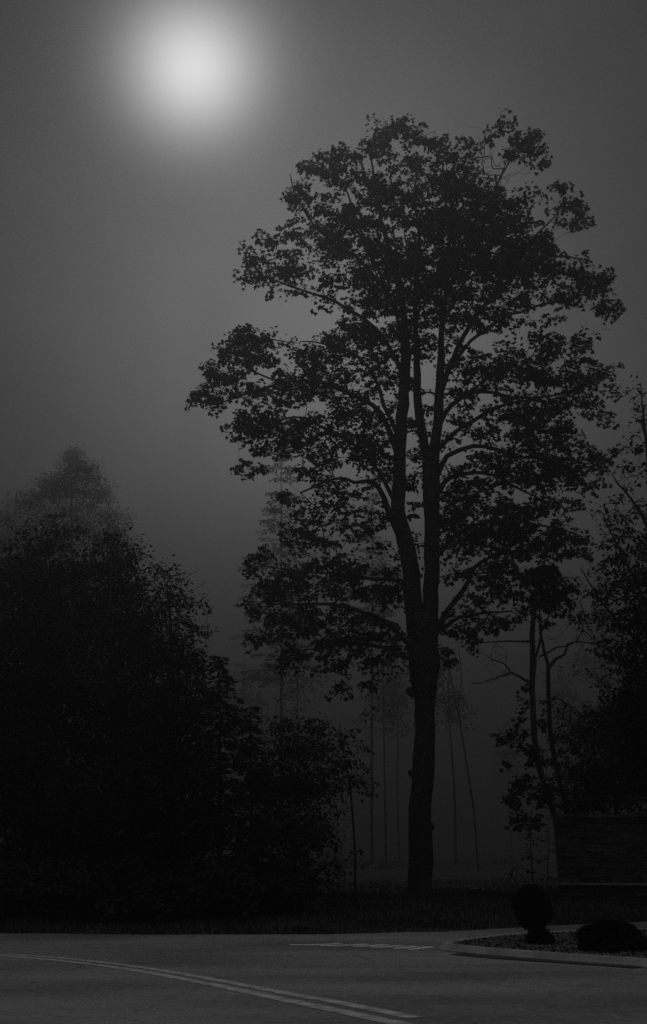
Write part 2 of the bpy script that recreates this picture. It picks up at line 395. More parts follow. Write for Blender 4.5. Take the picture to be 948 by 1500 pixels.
# ================================================================ MAIN MAPLE
D = 28.9
limbs = [
 # butt and trunk
 [(615, 1331, 23), (615.5, 1318, 20), (616, 1290, 18.5), (616, 1240, 18), (616, 1200, 17), (618, 1160, 16), (620, 1130, 16.5), (622, 1090, 15.5),
  (622.5, 1050, 14.5), (622, 1020, 16.5), (621, 1000, 19.5), (621, 975, 23), (620, 950, 23), (619, 925, 22), (618, 900, 20)],
 # left leader
 [(614, 960, 16), (610, 920, 15), (606, 880, 14.5), (602, 840, 13.5), (597, 805, 13.5), (590, 780, 12.5), (584, 750, 11.5), (584, 720, 11, .1), (587, 660, 10.5, .1), (589, 610, 10.5, .2), (592, 560, 9.5, .3),
  (594, 520, 8.5, .3), (592, 470, 7.5, .4), (587, 430, 6.5, .5), (576, 385, 5.5, .6), (562, 335, 4.5, .7), (550, 285, 3.2, .8), (545, 235, 2, .9), (548, 200, 1, .9)],
 # right leader
 [(626, 960, 16, -.1), (629, 920, 13.5, -.1), (631, 880, 12.5, -.1), (632, 830, 12, -.1), (633, 780, 12, -.1), (633, 740, 13, -.1), (632, 700, 13.5, -.1), (636, 660, 10, -.1), (641, 620, 8.5, -.2), (644, 580, 8, -.2),
  (645, 540, 7, -.2), (646, 500, 6.5, -.2), (650, 460, 5.5, -.2), (655, 410, 4.8, -.2), (658, 360, 4, -.1), (655, 310, 3, 0), (648, 265, 2, 0), (650, 225, 1, 0)],
 # middle prong
 [(630, 715, 10, 0), (625, 670, 8.5, .1), (618, 630, 8, .2), (613, 590, 7.5, .2), (610, 550, 6.5, .2), (610, 500, 6, .2), (608, 455, 5.2, .1), (612, 400, 4.5, 0), (614, 345, 3.5, -.2), (608, 290, 2.5, -.3), (612, 235, 1.5, -.3)],
 # right prong going up right
 [(646, 575, 5.5, -.2), (655, 545, 5, -.3), (669, 512, 4.6, -.5), (690, 475, 4.2, -.7), (712, 445, 3.8, -.9), (738, 400, 3.2, -1), (760, 350, 2.5, -1), (780, 300, 1.8, -1.1)],
 [(650, 470, 4, -.2), (672, 430, 3.4, .2), (698, 375, 3, .6), (712, 320, 2.6, .8), (728, 270, 2.2, .9), (746, 235, 1.6, 1), (758, 195, 1, 1)],
 [(594, 520, 4, .3), (580, 460, 3.6, .8), (556, 400, 3.2, 1.3), (530, 340, 2.6, 1.6), (505, 275, 1.8, 1.8), (480, 235, 1, 1.9)],
 [(590, 545, 5, .3), (565, 500, 4, 0), (535, 468, 3.4, -.4), (494, 444, 2.8, -.7), (440, 424, 2.1, -1), (385, 405, 1.2, -1.2)],
 [(592, 470, 4, .4), (560, 420, 3.4, .2), (520, 375, 2.8, -.2), (470, 340, 2.2, -.6), (435, 290, 1.4, -.8), (425, 255, 1, -.8)],
 # left laterals
 [(583, 668, 6, .1), (570, 630, 5.2, -.2), (556, 604, 4.6, -.4), (533, 586, 4, -.7), (505, 573, 3.2, -1), (470, 560, 2.6, -1.2), (427, 558, 2.4, -1.4), (388, 568, 2.2, -1.5), (351, 581, 1.8, -1.6), (315, 592, 1.2, -1.6), (285, 588, .8, -1.6)],
 [(585, 640, 5, .1), (574, 617, 4.4, .4), (563, 595, 4, .7), (549, 552, 3.2, 1), (520, 520, 2.5, 1.3), (480, 505, 1.8, 1.5), (440, 500, 1, 1.6)],
 [(427, 560, 2, -1.4), (393, 553, 1.8, -1.5), (361, 539, 1.6, -1.7), (345, 520, 1.2, -1.8), (335, 500, .8, -1.9)],
 [(588, 790, 7.5, 0), (572, 758, 6, -.4), (563, 730, 5.2, -.7), (550, 708, 4.2, -1), (520, 706, 3.4, -1.2), (490, 700, 2.4, -1.5), (440, 722, 1.6, -1.8)],
 [(584, 745, 5.5, .2), (560, 700, 4, .8), (530, 660, 3.4, 1.3), (480, 630, 2.8, 1.6), (430, 610, 2, 1.8), (370, 640, 1.2, 1.9)],
 [(600, 862, 6, 0), (575, 850, 4, .3), (547, 848, 3.4, .6), (500, 840, 2.8, 1), (450, 838, 2, 1.3), (395, 830, 1.2, 1.5)],
 [(600, 945, 6, 0), (570, 915, 4.6, -.4), (530, 895, 3.8, -.8), (480, 885, 3, -1.2), (425, 885, 2, -1.5), (370, 890, 1, -1.6)],
 [(600, 965, 4, .2), (560, 948, 3, .7), (510, 945, 2.4, 1), (460, 950, 1.6, 1.2), (420, 955, 1, 1.3)],
 # right laterals
 [(638, 640, 6, -.2), (650, 608, 5, .2), (672, 585, 4.4, .5), (695, 573, 4, .8), (724, 575, 3.4, 1), (752, 583, 2.8, 1.2), (800, 580, 2.2, 1.4), (860, 565, 1.2, 1.6)],
 [(640, 660, 5, -.3), (668, 632, 4, -.7), (695, 616, 3.8, -1), (724, 598, 3.2, -1.3), (765, 587, 2.6, -1.6), (820, 590, 2, -1.8), (875, 600, 1, -1.9)],
 [(640, 695, 6.5, -.2), (655, 668, 4.6, -.4), (695, 654, 4, -.7), (724, 657, 3.6, -.9), (756, 669, 3, -1), (810, 672, 2.2, -1), (870, 680, 1.2, -1)],
 [(640, 725, 6, 0), (660, 700, 4.6, .5), (707, 692, 3.6, 1), (736, 702, 3, 1.2), (765, 718, 2.4, 1.4), (810, 740, 1.4, 1.6)],
 [(640, 815, 6, -.1), (672, 780, 4.4, -.6), (715, 765, 3.4, -1), (770, 765, 2.4, -1.4), (840, 780, 1.2, -1.6)],
 [(637, 930, 7, -.1), (654, 895, 5.4, -.4), (680, 865, 4.8, -.7), (692, 836, 4, -.9), (720, 815, 2.8, -1.2), (760, 805, 1.6, -1.3)],
 [(642, 925, 5, .1), (672, 905, 3.6, .6), (710, 898, 2.6, 1), (750, 895, 1.4, 1.3)],
 [(645, 560, 4, -.2), (690, 500, 3.4, .3), (740, 465, 3, .8), (790, 448, 2.4, 1.1), (850, 432, 1.6, 1.3), (890, 428, 1, 1.3)],
 [(712, 445, 3, -.9), (760, 400, 2.4, -1.4), (810, 375, 1.8, -1.7), (850, 380, 1, -1.9)],
 [(738, 400, 2.4, -1), (780, 350, 2, -.6), (810, 320, 1.5, -.4), (830, 290, 1, -.3)],
]
blobs = [
 # top dome
 (575, 197, 42, 20, 0.85), (545, 212, 28, 18, 0.80), (620, 200, 30, 16, 0.80), (497, 228, 42, 20, 0.89), (450, 243, 20, 12, 0.85), (487, 252, 50, 20, 0.70), (437, 278, 22, 22, 0.94), (427, 303, 16, 10, 0.85), (465, 290, 28, 18, 0.50),
 (660, 212, 34, 20, 0.80), (690, 225, 20, 14, 0.70), (600, 240, 50, 24, 0.60), (660, 250, 40, 22, 0.60), (540, 265, 55, 24, 0.70), (585, 285, 55, 26, 0.85), (645, 290, 50, 30, 0.80),
 (735, 182, 20, 14, 0.85), (762, 195, 26, 18, 0.85), (780, 215, 20, 22, 0.85), (750, 222, 24, 14, 0.70), (790, 240, 12, 18, 0.60), (712, 205, 14, 10, 0.40),
 (825, 278, 18, 16, 0.85), (835, 302, 26, 16, 0.89), (855, 325, 20, 20, 0.85), (820, 320, 18, 12, 0.50), (790, 275, 12, 14, 0.40),
 (705, 285, 55, 24, 0.98), (690, 325, 75, 34, 1.21), (740, 340, 60, 34, 1.16), (620, 330, 60, 30, 0.98), (550, 320, 50, 26, 0.89), (500, 320, 45, 22, 0.80), (455, 335, 40, 18, 0.80),
 # left upper lobe
 (388, 350, 20, 12, 0.89), (372, 370, 18, 20, 0.89), (366, 398, 18, 14, 0.94), (393, 400, 26, 16, 0.89), (395, 424, 14, 9, 0.80), (415, 375, 26, 20, 0.80), (430, 400, 34, 18, 0.89), (425, 345, 30, 16, 0.60), (480, 370, 40, 24, 0.94),
 (500, 405, 55, 18, 0.94), (540, 365, 50, 26, 1.03), (590, 375, 55, 30, 1.11), (650, 380, 60, 34, 1.21), (710, 385, 60, 34, 1.16), (455, 425, 30, 9, 0.35), (470, 436, 22, 6, 0.30),
 (770, 375, 45, 26, 0.98), (800, 360, 32, 22, 0.89), (770, 400, 60, 24, 0.94), (830, 395, 36, 20, 0.94), (865, 400, 28, 16, 0.89), (888, 415, 20, 20, 0.94), (895, 445, 16, 18, 0.89), (875, 455, 18, 12, 0.80), (850, 425, 30, 14, 0.80), (820, 435, 34, 14, 0.85), (770, 435, 40, 16, 0.89),
 (580, 430, 60, 28, 1.03), (540, 445, 40, 20, 0.89), (640, 430, 60, 28, 0.98), (700, 430, 46, 22, 0.98), (600, 475, 46, 22, 0.80), (680, 470, 36, 18, 0.70), (725, 462, 30, 14, 0.80), (760, 475, 22, 12, 0.70), (785, 490, 22, 12, 0.60),
 # middle left
 (520, 475, 34, 22, 0.94), (550, 490, 44, 26, 0.98), (500, 505, 30, 24, 0.98), (470, 520, 36, 24, 0.98), (432, 505, 14, 14, 0.70), (440, 530, 24, 18, 0.80), (420, 545, 22, 14, 0.60), (530, 530, 50, 26, 1.03), (575, 540, 28, 20, 0.60),
 (470, 560, 52, 26, 1.16), (430, 575, 34, 22, 1.03), (510, 575, 42, 24, 0.98), (550, 610, 30, 24, 0.85), (500, 610, 44, 22, 0.89),
 (345, 490, 24, 12, 0.94), (358, 503, 36, 14, 0.94), (380, 515, 24, 16, 0.89), (340, 520, 30, 14, 0.89), (320, 538, 20, 12, 0.85), (365, 535, 24, 12, 0.60), (345, 560, 30, 14, 0.70), (310, 565, 24, 10, 0.60), (292, 582, 20, 14, 0.94), (325, 590, 20, 9, 0.50), (378, 575, 34, 14, 0.80), (385, 595, 34, 16, 0.85),
 (350, 612, 22, 20, 0.89), (355, 635, 18, 12, 0.85), (400, 625, 40, 20, 0.89), (385, 650, 24, 14, 0.80), (360, 680, 14, 16, 0.94), (382, 682, 14, 12, 0.80), (430, 645, 36, 16, 0.89), (440, 615, 36, 18, 0.89), (480, 645, 40, 18, 0.94), (455, 668, 40, 12, 0.70),
 (530, 645, 40, 20, 0.94), (500, 675, 36, 14, 0.85), (460, 690, 26, 14, 0.89), (550, 670, 34, 18, 0.85), (480, 705, 36, 10, 0.80), (425, 728, 22, 12, 0.89), (445, 745, 22, 10, 0.70), (500, 725, 36, 12, 0.70), (540, 700, 26, 12, 0.60), (470, 760, 34, 12, 0.70),
 (440, 780, 34, 16, 0.94), (425, 800, 18, 10, 0.80), (475, 790, 30, 14, 0.85), (510, 745, 22, 12, 0.60), (545, 768, 24, 14, 0.85), (530, 785, 16, 8, 0.60), (500, 772, 20, 10, 0.40), (575, 690, 20, 20, 0.50), (560, 745, 18, 12, 0.50),
 # lower left lobe
 (388, 812, 20, 12, 0.89), (372, 835, 20, 12, 0.85), (400, 845, 24, 16, 0.85), (362, 885, 20, 14, 0.89), (385, 870, 30, 14, 0.80), (440, 835, 38, 18, 0.94), (490, 825, 36, 14, 0.89), (530, 835, 34, 18, 0.89), (470, 860, 46, 20, 0.94), (425, 870, 36, 18, 0.85), (540, 865, 40, 22, 0.89),
 (575, 830, 20, 16, 0.80), (575, 870, 24, 24, 0.85), (410, 900, 34, 16, 0.85), (375, 935, 16, 12, 0.85), (400, 935, 28, 12, 0.89), (440, 915, 38, 20, 0.89), (430, 955, 32, 14, 0.94), (420, 975, 22, 9, 0.80), (480, 900, 40, 22, 0.94), (500, 940, 50, 20, 0.94), (550, 915, 36, 22, 0.89),
 (575, 945, 24, 22, 0.85), (540, 965, 36, 14, 0.70), (570, 980, 20, 8, 0.70), (510, 975, 24, 10, 0.50), (530, 1000, 22, 12, 0.35), (500, 1005, 22, 10, 0.25), (490, 970, 34, 14, 0.70),
 # right side
 (740, 505, 14, 8, 0.40), (790, 515, 28, 12, 0.85), (830, 500, 30, 12, 0.85), (850, 490, 16, 10, 0.70), (760, 540, 44, 20, 0.98), (810, 545, 44, 22, 1.03), (715, 545, 30, 20, 0.85), (690, 530, 24, 16, 0.80), (850, 550, 36, 18, 0.98), (882, 545, 22, 14, 0.94), (890, 565, 16, 10, 0.89), (840, 580, 34, 14, 0.89),
 (875, 590, 14, 8, 0.60), (885, 607, 9, 14, 0.80), (868, 600, 8, 12, 0.60), (740, 575, 30, 12, 0.80), (790, 595, 46, 22, 1.11), (750, 615, 46, 20, 1.03), (820, 625, 26, 18, 0.94), (780, 640, 50, 22, 1.11), (720, 635, 28, 12, 0.70), (730, 665, 40, 16, 0.89), (690, 595, 12, 10, 0.40), (670, 580, 24, 14, 0.60),
 (840, 655, 24, 14, 0.89), (865, 665, 24, 12, 0.89), (885, 675, 14, 16, 0.94), (880, 700, 14, 14, 0.85), (835, 690, 44, 20, 0.98), (800, 680, 46, 22, 1.03), (855, 715, 16, 8, 0.80), (770, 705, 46, 20, 0.89), (820, 725, 20, 12, 0.60), (670, 690, 30, 16, 0.70), (700, 715, 44, 18, 0.89),
 (665, 725, 34, 22, 1.07), (700, 745, 46, 22, 1.11), (650, 765, 30, 20, 0.98), (760, 745, 46, 22, 0.98), (720, 780, 52, 24, 1.11), (780, 775, 42, 20, 0.94), (820, 770, 26, 14, 0.89), (850, 785, 20, 12, 0.89), (835, 805, 22, 14, 0.85), (855, 815, 12, 12, 0.70), (785, 800, 36, 18, 0.94),
 (680, 805, 34, 16, 0.85), (740, 815, 44, 18, 0.94), (700, 835, 34, 12, 0.80), (765, 840, 34, 18, 0.89), (720, 855, 30, 12, 0.70), (660, 850, 20, 10, 0.40), (745, 875, 34, 12, 0.70), (700, 880, 30, 12, 0.70), (675, 900, 28, 12, 0.85), (665, 925, 26, 14, 0.89), (710, 915, 34, 12, 0.85), (750, 905, 26, 10, 0.80), (690, 940, 24, 10, 0.80), (655, 955, 14, 8, 0.80), (655, 970, 9, 6, 0.60),
 (352, 488, 22, 12, .8), (385, 500, 18, 18, .8), (395, 530, 14, 10, .5), (330, 505, 18, 12, .7), (318, 552, 18, 10, .7), (350, 545, 30, 14, .7), (300, 575, 26, 14, .8), (340, 575, 26, 10, .6), (372, 620, 24, 20, .7), (395, 565, 24, 12, .6),
 (600, 185, 30, 12, .7), (560, 195, 22, 14, .7), (700, 250, 30, 18, .6), (740, 300, 40, 24, .8), (680, 350, 70, 34, .7), (620, 400, 80, 34, .7), (740, 385, 50, 24, .7), (560, 385, 50, 24, .6), (660, 265, 36, 22, .6), (500, 350, 40, 20, .7), (620, 440, 70, 24, .7),
 (700, 470, 40, 20, .6), (740, 450, 30, 14, .6), (660, 530, 20, 14, .5), (735, 520, 26, 12, .5), (800, 465, 24, 10, .6), (815, 510, 40, 12, .6), (690, 580, 18, 8, .5), (735, 600, 24, 12, .8), (700, 630, 20, 8, .5), (775, 525, 40, 16, .6), (860, 530, 26, 12, .7),
 (740, 680, 40, 14, .7), (690, 670, 24, 10, .5), (800, 735, 30, 16, .7), (840, 740, 18, 10, .6), (690, 780, 40, 20, .7), (810, 790, 30, 14, .7), (730, 840, 40, 14, .7), (560, 800, 14, 8, .4), (590, 800, 12, 14, .4), (530, 750, 20, 10, .6), (500, 765, 20, 8, .5), (485, 745, 26, 10, .6),
 # leaves about and between the stems
 (600, 500, 34, 26, .7), (628, 520, 20, 26, .6), (600, 560, 26, 24, .55, 1.2), (628, 590, 18, 26, .5, 1.0), (606, 625, 24, 22, .6, 1.3), (604, 665, 20, 18, .7, 1.0), (610, 700, 18, 20, .7, .9), (608, 745, 16, 18, .6, .8), (560, 560, 24, 20, .6), (575, 590, 20, 16, .5), (560, 640, 26, 18, .7),
 (668, 500, 22, 18, .6), (680, 548, 24, 14, .7), (672, 610, 24, 14, .6), (665, 648, 20, 10, .5), (690, 560, 20, 10, .6), (660, 575, 14, 12, .5), (610, 790, 14, 12, .5, .8), (612, 830, 10, 16, .4, .8), (650, 800, 18, 14, .7),
]
bare = [(715, 235, 30, 50, 1.1, .9), (735, 270, 30, 30, .8, .9), (700, 200, 20, 20, .5, .5), (520, 460, 30, 12, .5), (590, 300, 60, 60, .4), (760, 255, 25, 20, .4), (660, 195, 60, 14, .25), (830, 335, 30, 14, .3), (320, 605, 30, 8, .3, -1.6), (500, 795, 50, 14, .3), (560, 715, 30, 30, .4), (660, 560, 30, 50, .4), (880, 480, 20, 10, .2)]
tree('maple_tree', 'tall maple with forked trunk and full leafy crown standing in the middle on the grass', 'tree', D, (615, 1327), limbs, blobs, 11,
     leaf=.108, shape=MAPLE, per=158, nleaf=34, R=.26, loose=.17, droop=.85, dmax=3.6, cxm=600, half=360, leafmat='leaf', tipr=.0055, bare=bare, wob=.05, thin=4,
     knots=[(607, 1015, .13, -10), (607, 1135, .10, -8), (630, 1212, .1, 2), (610, 1000, .1, -9)])

# ================================================================ LEFT TREES
def column_limbs(x, ybase, ytop, hw, lean=0, forks=3, seed=1, spread=60, low=.45):
    r = random.Random(seed); L = ybase-ytop
    main = [(x+lean*t+r.uniform(-4, 4)*(0 < t < 1), ybase-L*t, hw*(1-t)**.8+.6, r.uniform(-.1, .1)) for t in (0, .15, .3, .45, .6, .75, .9, 1)]
    out = [main]
    for k in range(forks):
        t = low+(.85-low)*(k+.5)/forks; sx = (-1)**k*spread*(1.1-t)*r.uniform(.7, 1.3); dd = r.uniform(-1.3, 1.3)
        x0, y0 = x+lean*t, ybase-L*t
        out.append([(x0, y0, hw*(1-t)*.6+.5, 0), (x0+sx*.4, y0-L*.06, hw*(1-t)*.4+.4, dd*.4), (x0+sx, y0-L*.15, .5, dd)])
    return out
grpL = 'dark trees massed on the left bank'
tree('poplar_tree', 'tallest tree of the left group, its pointed top fading into the fog', 'tree', 74, (105, 1294), column_limbs(105, 1295, 690, 3, 0, 6, 2, 90, .3),
     [(108, 670, 18, 20, 1.2), (112, 700, 38, 30, 1.4), (125, 690, 20, 20, .8), (85, 715, 30, 26, .9), (70, 712, 26, 20, .7), (142, 722, 26, 26, 1), (100, 745, 64, 32, 1.2), (40, 735, 34, 26, .8), (15, 770, 40, 34, 1), (165, 765, 30, 30, 1), (90, 790, 80, 40, 1.3), (168, 810, 36, 36, 1.2), (20, 820, 50, 40, 1.2),
      (100, 860, 90, 50, 1), (90, 940, 100, 60, .7), (90, 1030, 100, 60, .5)], 21, leaf=.12, shape=DIAM, per=32, nleaf=26, R=.65, dmax=5.5, group=grpL, tipr=.006)
tree('broadleaf_tree', 'broad dark tree at the left edge below the pointed one', 'tree', 25.5, (40, 1336), column_limbs(40, 1338, 800, 9, 0, 6, 3, 140, .25),
     [(10, 840, 60, 26, 1), (60, 800, 46, 22, .8), (85, 770, 34, 18, .5), (-30, 860, 60, 40, 1), (70, 850, 70, 40, 1.3), (20, 910, 90, 50, 1.5), (100, 930, 60, 50, 1.3), (40, 1000, 110, 60, 1.7), (30, 1090, 120, 60, 1.7), (60, 1180, 120, 60, 1.6), (40, 1260, 120, 40, 1.4)], 22,
     leaf=.11, shape=DIAM, per=85, nleaf=24, R=.42, dmax=3, group=grpL)
tree('broadleaf_tree', 'dark rounded tree standing just right of the pointed one on the left bank', 'tree', 24, (165, 1340), column_limbs(165, 1342, 800, 8, 0, 6, 4, 110, .25),
     [(165, 795, 36, 16, .7), (190, 812, 24, 16, .9), (150, 830, 50, 24, 1.1), (185, 855, 34, 28, 1.1), (160, 890, 60, 40, 1.4), (190, 940, 55, 46, 1.5), (150, 1000, 80, 50, 1.6), (180, 1080, 80, 60, 1.7), (150, 1170, 90, 60, 1.6), (170, 1255, 90, 44, 1.4)], 23,
     leaf=.10, shape=DIAM, per=80, nleaf=24, R=.38, dmax=2.6, group=grpL)
tree('twiggy_tree', 'small tree with thin twiggy top right of the massed left trees', 'tree', 23, (255, 1344), column_limbs(255, 1346, 835, 6, -8, 8, 5, 60, .3),
     [(232, 832, 18, 9, .8), (215, 845, 16, 12, .7), (255, 840, 24, 12, .45), (240, 870, 34, 18, .55), (275, 880, 24, 22, .4), (225, 900, 34, 24, .8), (265, 925, 34, 24, .8), (290, 925, 12, 14, .6), (240, 960, 50, 34, 1.2), (285, 970, 26, 24, 1.1), (250, 1030, 70, 50, 1.6), (240, 1110, 80, 60, 1.7), (250, 1200, 80, 60, 1.6), (250, 1275, 70, 36, 1.4)], 24,
     leaf=.09, shape=DIAM, per=75, nleaf=22, R=.3, dmax=2.2, group=grpL, bare=[(270, 850, 36, 24, .8), (295, 890, 20, 30, .7)])
def conifer(name, label, d, x, ybase, ytop, spread, seed, n=46, leaf=.1, group=None, rows=None, dens=1.0, cat='conifer', hw=5, y_low=None, droop=.25):
    """spruce: whorls of drooping boughs round a straight stem, shorter towards the tip"""
    r = np.random.default_rng(seed)
    base = P(x, ybase, d); base[2] = 0; top = P(x, ytop, d); H = top[2]
    s = S(d, x, ytop); Rm = spread*s
    root = empty(name, base, label, cat, group)
    mb = MB(); mb.add(*tube([base, base+(top-base)*.5, top], [hw*s, hw*s*.55, .01], 8, .03, r))
    zl = .12*H if y_low is None else P(x, y_low, d)[2]
    LP, LT, LS = [], [], []
    for k in range(n):
        t = (k+r.uniform(-.3, .3))/n; t = min(max(t, 0), 1)
        z = H-(H-zl)*t**1.05; Lb = Rm*(t**.75*.95+.05)*r.uniform(.75, 1.12)
        for q in range(r.integers(4, 7)):
            a = r.uniform(0, 2*np.pi); dr = np.array([math.cos(a), math.sin(a), 0])
            c = base+(top-base)*(z/H)
            L = Lb*r.uniform(.6, 1.1); pts = [c+dr*L*u+np.array([0, 0, (.10*u-droop*u*u)*L]) for u in (0, .35, .7, 1)]
            mb.add(*tube(pts, [.02, .014, .009, .004], 3))
            m = max(4, int(L*26*dens)); u = r.uniform(.12, 1, m); side = r.choice([-1, 1], m)
            pd = np.array([-dr[1], dr[0], 0])
            off = side*r.uniform(0, 1, m)*(1-u*.6)*L*.28
            pos = c+dr*(L*u)[:, None]+pd*off[:, None]; pos[:, 2] += (.10*u-droop*u*u)*L+r.normal(0, .03, m)-np.abs(off)*.15
            tip = dr*.6+pd*side[:, None]*.8+r.normal(0, .25, (m, 3)); tip[:, 2] -= .25
            LP.append(pos); LT.append(tip); LS.append(leaf*r.uniform(.7, 1.5, m))
    mesh_obj('trunk', mb.V, mb.F, M['bark'], root, smooth=True)
    V, Fc = leaves(np.vstack(LP), np.vstack(LT), np.concatenate(LS), DIAM*np.array([.6, 1.4]), r)
    mesh_obj('crown', V, Fc, M['needle'], root)
    return root
conifer('spruce_tree', 'dark spruce with stepped boughs at the right end of the left trees', 23, 322, 1342, 962, 85, 31, 40, .12, grpL, dens=1.6)
conifer('spruce_tree', 'young dark spruce in front of the left trees, its tip below the stepped one', 22, 368, 1345, 1035, 62, 32, 34, .11, grpL, dens=1.6)
tree('understorey_tree', 'low dark leafy tree right of the young spruce with level top', 'tree', 24, (430, 1337), column_limbs(430, 1340, 1060, 4, 0, 6, 7, 80, .3),
     [(415, 1060, 36, 14, 1), (455, 1065, 30, 14, .8), (430, 1100, 56, 28, 1.4), (400, 1150, 60, 36, 1.6), (455, 1150, 46, 36, 1.2), (420, 1220, 70, 44, 1.5), (440, 1285, 70, 34, 1.1)], 26, leaf=.09, shape=DIAM, per=85, nleaf=22, R=.3, dmax=1.8)
tree('sapling', 'slender sapling with thin bent stem and tiered leaves left of the maple trunk', 'sapling', 25, (521, 1337),
     [[(520, 1340, 2.2), (521, 1290, 1.9), (520, 1230, 1.7), (517, 1180, 1.6), (511, 1140, 1.4), (503, 1100, 1.1), (497, 1060, .8)], [(514, 1155, 1.2), (530, 1135, 1, -.2), (545, 1120, .6, -.4)], [(508, 1120, 1, 0), (480, 1095, .8, .3), (465, 1070, .5, .6)]],
     [(500, 1070, 28, 12, .7), (480, 1095, 34, 16, .9), (525, 1095, 20, 10, .5), (505, 1120, 38, 14, .9), (525, 1145, 24, 14, 1.3), (540, 1163, 14, 6, .9), (490, 1150, 18, 14, .7), (485, 1190, 18, 14, .4), (545, 1050, 10, 6, .3), (535, 1250, 20, 5, .3), (500, 1260, 24, 12, .4), (540, 1300, 24, 8, .25), (490, 1310, 34, 14, .5)], 27,
     leaf=.10, shape=OVAL, per=90, nleaf=14, R=.22, dmax=1.2, tipr=.004, rmax=.02)
for (x, w, d, sd, lab) in ((60, 150, 21.6, 41, 'dark undergrowth bush at the left edge of the picture behind the road'),
                   (200, 90, 21.4, 42, 'dark undergrowth bush second from the left behind the road'),
                   (310, 80, 21.6, 43, 'dark undergrowth bush under the stepped spruce'),
                   (400, 70, 22.2, 44, 'dark undergrowth bush under the low level-topped tree')):
    tree('bush', lab, 'bush', d, (x, 1352), [[(x-10, 1350, 1.5), (x-25, 1320, 1.2), (x-40, 1285, .6)], [(x, 1352, 1.6), (x+4, 1310, 1.2), (x+2, 1260, .6)], [(x+8, 1350, 1.4), (x+30, 1315, 1.1), (x+44, 1285, .6)]],
         [(x, 1290, w*.7, 40, 1.2), (x-w*.45, 1305, w*.5, 30, 1), (x+w*.45, 1305, w*.5, 30, 1), (x, 1325, w*.9, 20, .7)], sd, leaf=.1, shape=DIAM, per=90, nleaf=16, R=.28, dmax=1.2, group='undergrowth bushes along the left bank', rmax=.02)

# ================================================================ FAINT FOREST BEHIND
conifer('pine_tree', 'faint thin conifer showing in the fog left of the maple crown', 84, 412, 1282, 600, 80, 51, 28, .19, dens=1.5, hw=2.6, y_low=1010, droop=.12)
conifer('pine_tree', 'faint conifer seen through the gap left of the forked maple trunk', 92, 545, 1280, 690, 60, 52, 26, .19, dens=1.2, hw=2.4, y_low=960, droop=.12)
proto = {}
def far_tree(seed, H, R_, d):
    x = 474; xb = x
    yb = 1290; s = S(d)
    top = H/s
    t = tree('forest_tree', 'tall thin trunk standing faintly in the fog behind the maple', 'tree', d, (xb, 1285, 0), [[(x, yb, .13/s), (x+3, yb-top*.4, .10/s), (x-3, yb-top*.7, .07/s), (x, yb-top, .03/s)]],
        [(x, yb-top*.92, R_/s*.6, top*.08, .6), (x-R_/s*.4, yb-top*.82, R_/s*.7, top*.07, .5), (x+R_/s*.4, yb-top*.78, R_/s*.7, top*.07, .5), (x, yb-top*.7, R_/s, top*.06, .3)],
        seed, leaf=.26, shape=DIAM, per=60, nleaf=14, R=.6, dmax=3, group='trunks fading in the fog behind the maple', rmax=.06, tipr=.01)
    return t
pr = [far_tree(61, 22, 2.6, 74), far_tree(62, 24, 2.6, 74), far_tree(63, 19, 2.4, 74)]
rr = random.Random(4)
spots = [(566, 96), (586, 118), (668, 90), (436, 104), (350, 118), (752, 138), (850, 118), (910, 114), (300, 126),
         (470, 150), (840, 138), (380, 144), (250, 132), (960, 122), (190, 130), (120, 128), (40, 132)]
for i, (px, d) in enumerate(spots):
    o = pr[i] if i < 3 else copy_thing(pr[i % 3])
    q = P(px, 1290, d); o.location = (q[0], q[1], 0); o.rotation_euler = (0, 0, rr.uniform(0, 6.28)); s = rr.uniform(.85, 1.15); o.scale = (s, s, s)
fb = tree('bush', 'low bush barely showing through the fog behind the maple', 'bush', 68, (560, 1296, 0), [[(560, 1298, 1), (556, 1280, .8), (550, 1262, .5)], [(562, 1298, 1), (570, 1282, .7), (578, 1268, .4)]],
         [(560, 1272, 34, 12, .8), (535, 1284, 26, 10, .8), (590, 1284, 30, 9, .7), (562, 1288, 50, 8, .8)], 75, leaf=.14, shape=DIAM, per=26, nleaf=12, R=.35, dmax=1.5, group='low bushes fading in the fog behind the maple', rmax=.02)
for (px, d, sc) in ((500, 72, 1.1), (738, 84, .9), (450, 76, 1.5)):
    o = copy_thing(fb); q = P(px, 1290, d); o.location = (q[0], q[1], 0); o.rotation_euler = (0, 0, rr.uniform(0, 6.28)); o.scale = (sc, sc, sc*rr.uniform(.8, 1.3))
tree('leaning_tree', 'thin bare leaning trunk faint in the fog right of the maple trunk', 'tree', 60, (703, 1292, 0), [[(703, 1300, 1.7), (699, 1250, 1.6), (693, 1180, 1.5), (684, 1120, 1.4), (676, 1070, 1.2), (664, 1010, 1), (655, 960, .6)], [(676, 1070, 1), (672, 1030, 1), (676, 990, .7), (672, 950, .5)]],
     [], 71, bare=[(668, 985, 20, 40, .3)], tipr=.006)

